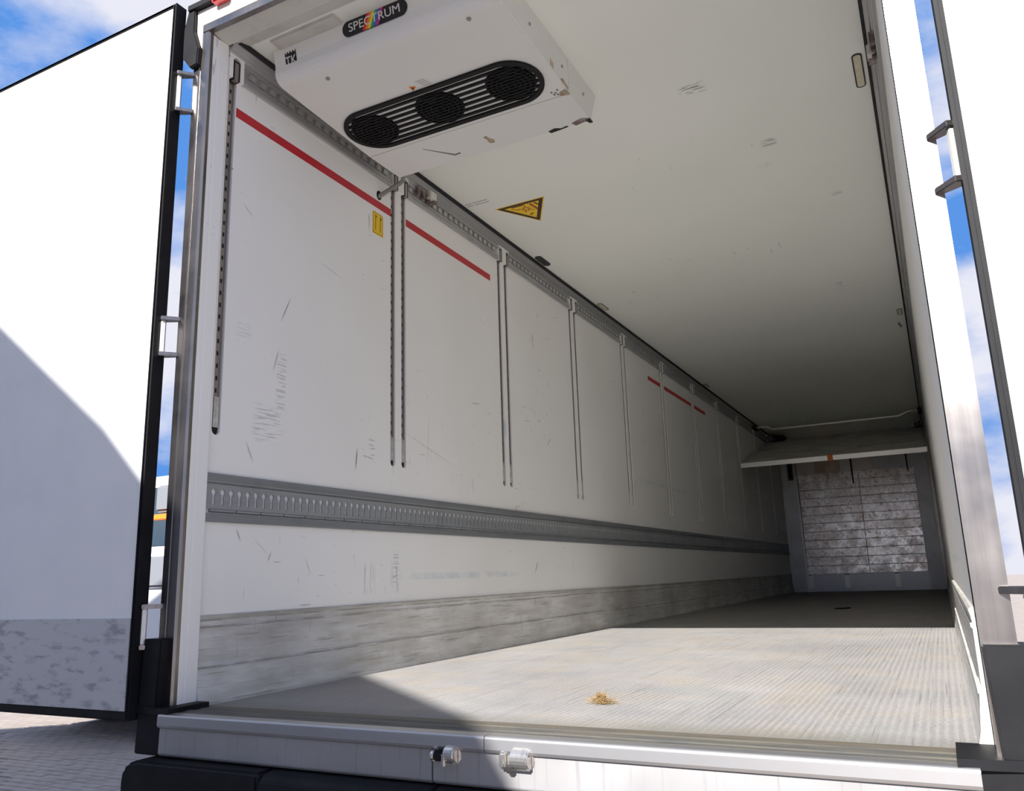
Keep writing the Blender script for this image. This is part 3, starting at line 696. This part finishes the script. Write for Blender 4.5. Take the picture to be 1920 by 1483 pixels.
for i in range(2):
    for a, b_ in ((.072, .115), (.125, .225)):
        MB().map3([(a, 2.045 + .028*i), (b_, 2.045 + .028*i), (b_, 2.054 + .028*i), (a, 2.054 + .028*i)], Cf, .0005).build('printed_line', 'label', pl)

def lamp(x, y, hx, hy, mt, lab, frame='lampframe'):
    o = thing('ceiling_lamp', lab, 'lamp', (x, y, H), 'lamps along the ceiling edges')
    MB().ring3(stad(x, y, hx, hy, 5), stad(x, y, hx - .006, hy - .006, 5), Cf, .005).build('frame', frame, o)
    MB().map3(stad(x, y, hx - .005, hy - .005, 5), Cf, .004).build('lens', mt, o)
lamp(.095, 3.12, .026, .10, 'lampdark', 'black oval lamp recess on ceiling by the cornice', 'lampdark')
lamp(.094, 4.335, .022, .10, 'lens', 'cream lamp on ceiling past the black oval recess')
lamp(.092, 7.88, .020, .10, 'lens', 'small dim cream lamp on ceiling above the short red stripe', 'lampframe')
lamp(2.352, 1.80, .022, .145, 'lens', 'large cream ceiling lamp in dark frame near the rear opening', 'lampdark')
lamp(2.352, 5.95, .022, .10, 'lens', 'small cream ceiling lamp deeper inside, in line with the large framed lamp')
solo(MB().map3([(2.33, 6.3), (2.345, 6.42), (2.35, 6.42), (2.352, 6.5), (2.34, 6.48), (2.32, 6.36)], Cf, .003), 'ceiling_chip', 'lampframe', 'small dark torn chip on ceiling just past a small cream lamp', 'chip')

# ------------------------------------------------------------------ folded-up partition and carrying bar
t = thing('partition_panel', 'grey white swing-up partition panel hanging below the ceiling', 'partition', (1.2, 9.75, 1.9))
pa, pb = Vector((9.76, 1.885)), Vector((12.45, 2.575)); pd = (pb - pa).normalized(); pn = Vector((-pd.y, pd.x))
def Pp(x, a, w): q = pa + pd*a + pn*w; return (x, q.x, q.y)
L = (pb - pa).length
MB().map3([(.06, 0), (2.39, 0), (2.39, L), (.06, L)], lambda u, v, w: Pp(u, v, w - .05), .05).build('panel', 'panel', t, bevel=.004)
MB().map3([(.03, -.012), (2.42, -.012), (2.42, .028), (.03, .028)], lambda u, v, w: Pp(u, v, w - .058), .066).build('edge_bar', 'alu', t, bevel=.006)
for x in (.05, 2.40): MB().map3([(x - .02, .02), (x + .02, .02), (x + .02, L), (x - .02, L)], lambda u, v, w: Pp(u, v, w - .052), .06).build('side_rail', 'column', t, bevel=.003)
MB().map3([(1.20, -.02), (1.27, -.02), (1.27, .05), (1.20, .05)], lambda u, v, w: Pp(u, v, w - .065), .085).build('clip', 'orangeplastic', t, bevel=.004)
MB().map3([(1.55, .75), (2.3, .82), (2.3, .86), (1.55, .78)], lambda u, v, w: Pp(u, v, w), .002).build('scuff_strip', 'lampframe', t)
t = thing('carrier_bar', 'pale cranked carrier bar spanning the ceiling above the partition panel', 'bar', (1.2, 11.1, 2.58))
MB().tube([(.045, 11.05, 2.595), (.16, 11.05, 2.600), (.25, 11.05, 2.590), (.31, 11.05, 2.545), (2.12, 11.05, 2.545), (2.18, 11.05, 2.575), (2.24, 11.05, 2.60), (2.405, 11.05, 2.60)], .017, 10).build('bar', 'alu', t, smooth=True)
for x in (.05, 2.40): MB().box(x - .03, x + .03, 10.95, 11.2, 2.565, 2.63).build('end_bracket', 'rubber', t, bevel=.006)
for x, lab in ((.10, 'dark trolley hinge in the corner beside the carrier bar end'), (2.35, 'dark trolley hinge of the partition panel on the framed lamp side')):
    o = thing('panel_hinge', lab, 'hinge', (x, 12.3, 2.55), 'hinges of the partition panel')
    MB().box(x - .06, x + .20 if x < 1 else x + .06, 12.2, 12.5, 2.52, 2.62).build('hinge_block', 'rubber', o, bevel=.01)
    MB().tube([(x, 11.7, 2.56), (x, 12.3, 2.56)], .022, 8).build('hinge_rod', 'rust', o)
    for k in range(3): MB().tube([(x - .05, 11.9 + .15*k, 2.57), (x + .05, 11.9 + .15*k, 2.57)], .032, 10).build('roller', 'lampframe', o)

# ------------------------------------------------------------------ front wall details
FY = 13.30
t = thing('front_wall_lining', 'stained board lining with grey corner column on the front wall', 'wall lining', (1.2, LEN, 0))
MB().box(.055, .268, FY, LEN + .01, .0, 2.66).build('column', 'column', t, bevel=.004)
MB().box(2.19, 2.395, FY, LEN + .01, .0, 2.66).build('column', 'column', t, bevel=.004)
MB().prism([(.268, 0), (.300, 0), (.302, .30), (.282, 2.04), (.268, 2.04)], 'y', FY - .01, FY + .05).build('edge_strip', 'alu', t)
n = 12; z0, z1 = .292, 2.04; hgt = (z1 - z0)/n
for half, (xa, xb) in enumerate(((.302, 1.30), (1.304, 2.188))):
    me = MB().box(0, xb - xa, 0, .05, .003, hgt - .004).mesh('board', bevel=.004, seg=1); me.materials.append(M['board'])
    for i in range(n): inst(me, 'board', (xa, FY + .008*random.random(), z0 + hgt*i), t)
MB().box(.30, 2.19, FY + .045, LEN + .01, .28, 2.06).build('board_backing', 'bulk', t)
MB().box(.268, 2.19, FY + .02, LEN + .01, 0, .286).build('kick_board', 'kick', t)
for x in (.335, .93, 1.715): MB().prism([(FY - .02, .055), (FY + .03, .055), (FY + .03, .30), (FY, .30), (FY - .01, .27)], 'x', x - .038, x + .038).build('bracket', 'alu', t, bevel=.004)
for a, b_, mt in ((.282, .60, 'bulk'), (.605, 1.01, 'tan'), (1.015, 1.55, 'bulk'), (1.555, 2.19, 'column')): MB().box(a, b_, FY + .03, LEN + .01, 2.045, 2.66).build('upper_plate', mt, t, bevel=.003)
MB().box(.14, .232, FY - .03, FY + .01, 1.95, 2.32).build('vent_slot', 'rubber', t)
MB().ring3([(.135, 1.945), (.237, 1.945), (.237, 2.325), (.135, 2.325)], [(.15, 1.965), (.222, 1.965), (.222, 2.305), (.15, 2.305)], lambda u, v, w: (u, FY - .04 + w, v), .012).build('vent_frame', 'lampframe', t)
for x, zl, lab in ((1.205, 1.82, 'black strap hanging in front of the boards, the longer one'), (2.08, 1.97, 'black strap hanging in front of the boards, the shorter one')):
    solo(MB().map3([(x - .014, 2.50), (x + .014, 2.50), (x + .020, zl), (x, zl), ], lambda u, v, w: (u, FY - .03 + w, v), .055), 'hanging_strap', 'strap', lab, 'strap', 'straps on the front wall')

# ------------------------------------------------------------------ loose things on the floor
def straw(cx, cy):
    m = MB(); rnd = random.Random(3)
    for i in range(420):
        a = rnd.random()*2*math.pi; r = abs(rnd.gauss(0, .5)); x = cx + r*.052*math.cos(a); y = cy + r*.040*math.sin(a); hgt = max(.002, .030*(1 - r*.7))*rnd.random()
        d = Vector((rnd.gauss(0, 1) + .4, rnd.gauss(0, .8), rnd.gauss(.25, .5))).normalized()*(.012 + .022*rnd.random())
        p = Vector((x, y, .002 + hgt)); q = p + d; q.z = max(.001, q.z)
        w = d.cross(Vector((rnd.random(), rnd.random(), 1))).normalized()*.0011
        w2 = d.cross(w).normalized()*.0009
        m.add([p + w, p - w, p + w2, q], [(0, 1, 3), (1, 2, 3), (2, 0, 3), (0, 2, 1)])
    return m
solo(straw(1.365, .63), 'straw_tuft', 'straw', 'small tuft of dry yellow straw lying on the sunlit floor', 'straw')
solo(MB().map3([(1.40, 6.86), (1.44, 6.90), (1.47, 6.88), (1.52, 6.98), (1.53, 7.06), (1.49, 6.98), (1.45, 6.96)], lambda u, v, w: (u, v, w + .0), .012), 'fallen_leaf', 'leaf', 'small dark leaf scrap on the shaded floor', 'leaf')

# ------------------------------------------------------------------ yard outside
GZ = -1.20
gnd = struct(MB().box(-60, 60, -60, 120, GZ - .2, GZ - .004).build('ground', 'ground'))
pv = MB().box(.004, .196, .004, .096, 0, .03).mesh('paver', bevel=.005, seg=1); pv.materials.append(M['paver'])
cells = []
for j in range(-20, 80):
    for i in range(-70, 10):
        x, y = i*.2 + (.1 if j % 2 else 0), j*.1
        if x < -2.9 and 1.2 < y: cells.append((x, y))
def pix(x, y, z):
    c = Rm.transposed() @ (Vector((x, y, z)) - CAM); return (959.5 + 1517.9*c.x/-c.z, 741.5 - 1517.9*c.y/-c.z) if c.z < 0 else (9e9, 9e9)
vis = [(x, y) for x, y in cells if -20 < pix(x, y, GZ)[0] < 262 and 1335 < pix(x, y, GZ)[1] < 1500]
vis.sort(key=lambda p: (p[0] - 2.4)**2 + (p[1] + 1.95)**2)
for x, y in vis[:300]: inst(pv, 'paver', (x, y, GZ - .024 + random.uniform(-.003, .003)), gnd)

# white lorry parked beyond, seen in the gap beside the door
TX, TY = -5.05, 4.35
t = thing('parked_lorry', 'white lorry cab with dark mirror parked outside beyond the door gap', 'truck', (TX - 1.2, TY + 1.2, GZ))
MB().prism([(TY, -.55), (TY, .78), (TY + .30, 1.58), (TY + .75, 1.80), (TY + 2.2, 1.95), (TY + 2.2, -.55)], 'x', TX - 2.45, TX).build('cab_body', 'truckwhite', t, bevel=.05, seg=3)
MB().map3([(TX - 2.3, .10), (TX - .15, .10), (TX - .22, .80), (TX - 2.23, .80)], lambda u, v, w: (u, TY - .005 + (v + .02)*.375 - .0 - w, .78 + v), .02).build('windscreen', 'glass', t)
MB().map3([(TY + .42, .84), (TY + 1.25, .84), (TY + 1.25, 1.5), (TY + .60, 1.5)], lambda u, v, w: (TX + w, u, v), .012).build('side_window', 'glass', t)
MB().box(TX - 2.48, TX + .03, TY - .06, TY + .4, .42, .76).build('grey_panel', 'truckgrey', t, bevel=.03)
MB().box(TX - 2.48, TX + .03, TY - .10, TY + .5, -.75, -.30).build('front_bumper', 'truckgrey', t, bevel=.04)
MB().box(TX - .20, TX + .03, TY - .12, TY + .05, 1.235, 1.53).build('mirror', 'truckgrey', t, bevel=.03, seg=3)
MB().box(TX - .20, TX + .02, TY - .13, TY - .02, 1.15, 1.212).build('indicator', 'indicator', t, bevel=.008)
MB().tube([(TX, TY + .05, 1.3), (TX, TY + .3, 1.35)], .03, 8).build('mirror_arm', 'truckgrey', t)
for x in (TX - .32, TX - 2.42):
    MB().tube([(x, TY + 1.1, GZ + .5), (x + .29, TY + 1.1, GZ + .5)], .5, 28).build('wheel', 'tyre', t, bevel=.03)
MB().box(TX - 2.2, TX - .25, TY + .3, TY + 6, -.75, -.5).build('chassis', 'truckgrey', t)
MB().box(TX - 2.5, TX + .02, TY + 2.4, TY + 8, -.45, 2.6).build('cargo_box', 'truckwhite', t, bevel=.02)
for x in (TX - .32, TX - 2.42): MB().tube([(x, TY + 6, GZ + .5), (x + .29, TY + 6, GZ + .5)], .5, 28).build('wheel', 'tyre', t, bevel=.03)

# unseen shed added behind the viewpoint; roof line shaped to shadow sill and door
SY = -5.0; up_ = SUN_S*(YF - SY); sx_ = -SUN_A*(YF - SY)
t = thing('added_shadow_shed', 'unseen grey gabled shed added behind the viewpoint to cast the shadow', 'shed', (-4.0, SY - 3, GZ))
edge = [(-4.2, 3.75), (-.35, .98), (-.1, .745), (.02, .675), (1.07, .125), (1.26, -.02), (1.35, -.15)]
sil = [(x + sx_, z + up_) for x, z in edge]
wl = [(-9.6, sil[1][1] - .0)] + sil
MB().prism([(-9.6, GZ)] + [(-9.6, sil[1][1])] + [sil[0], sil[1], sil[2], sil[3], sil[4], sil[5]] + [(1.25 + sx_, GZ)], 'y', SY - 6, SY - .1).build('added_shed_walls', 'shed', t)
MB().prism(sil + [(1.36 + sx_, sil[-1][1] - .12)] + [(x, z - .12) for x, z in reversed(sil)], 'y', SY - 6.2, SY).build('roof', 'roofsheet', t)  # roof of the added shed, its edge casts the shadow
MB().box(-5.6, -2.6, SY - .1, SY - .04, GZ, GZ + 3).build('door', 'truckgrey', t)

for o in bpy.data.objects:
    if '_o' in o: del o['_o']
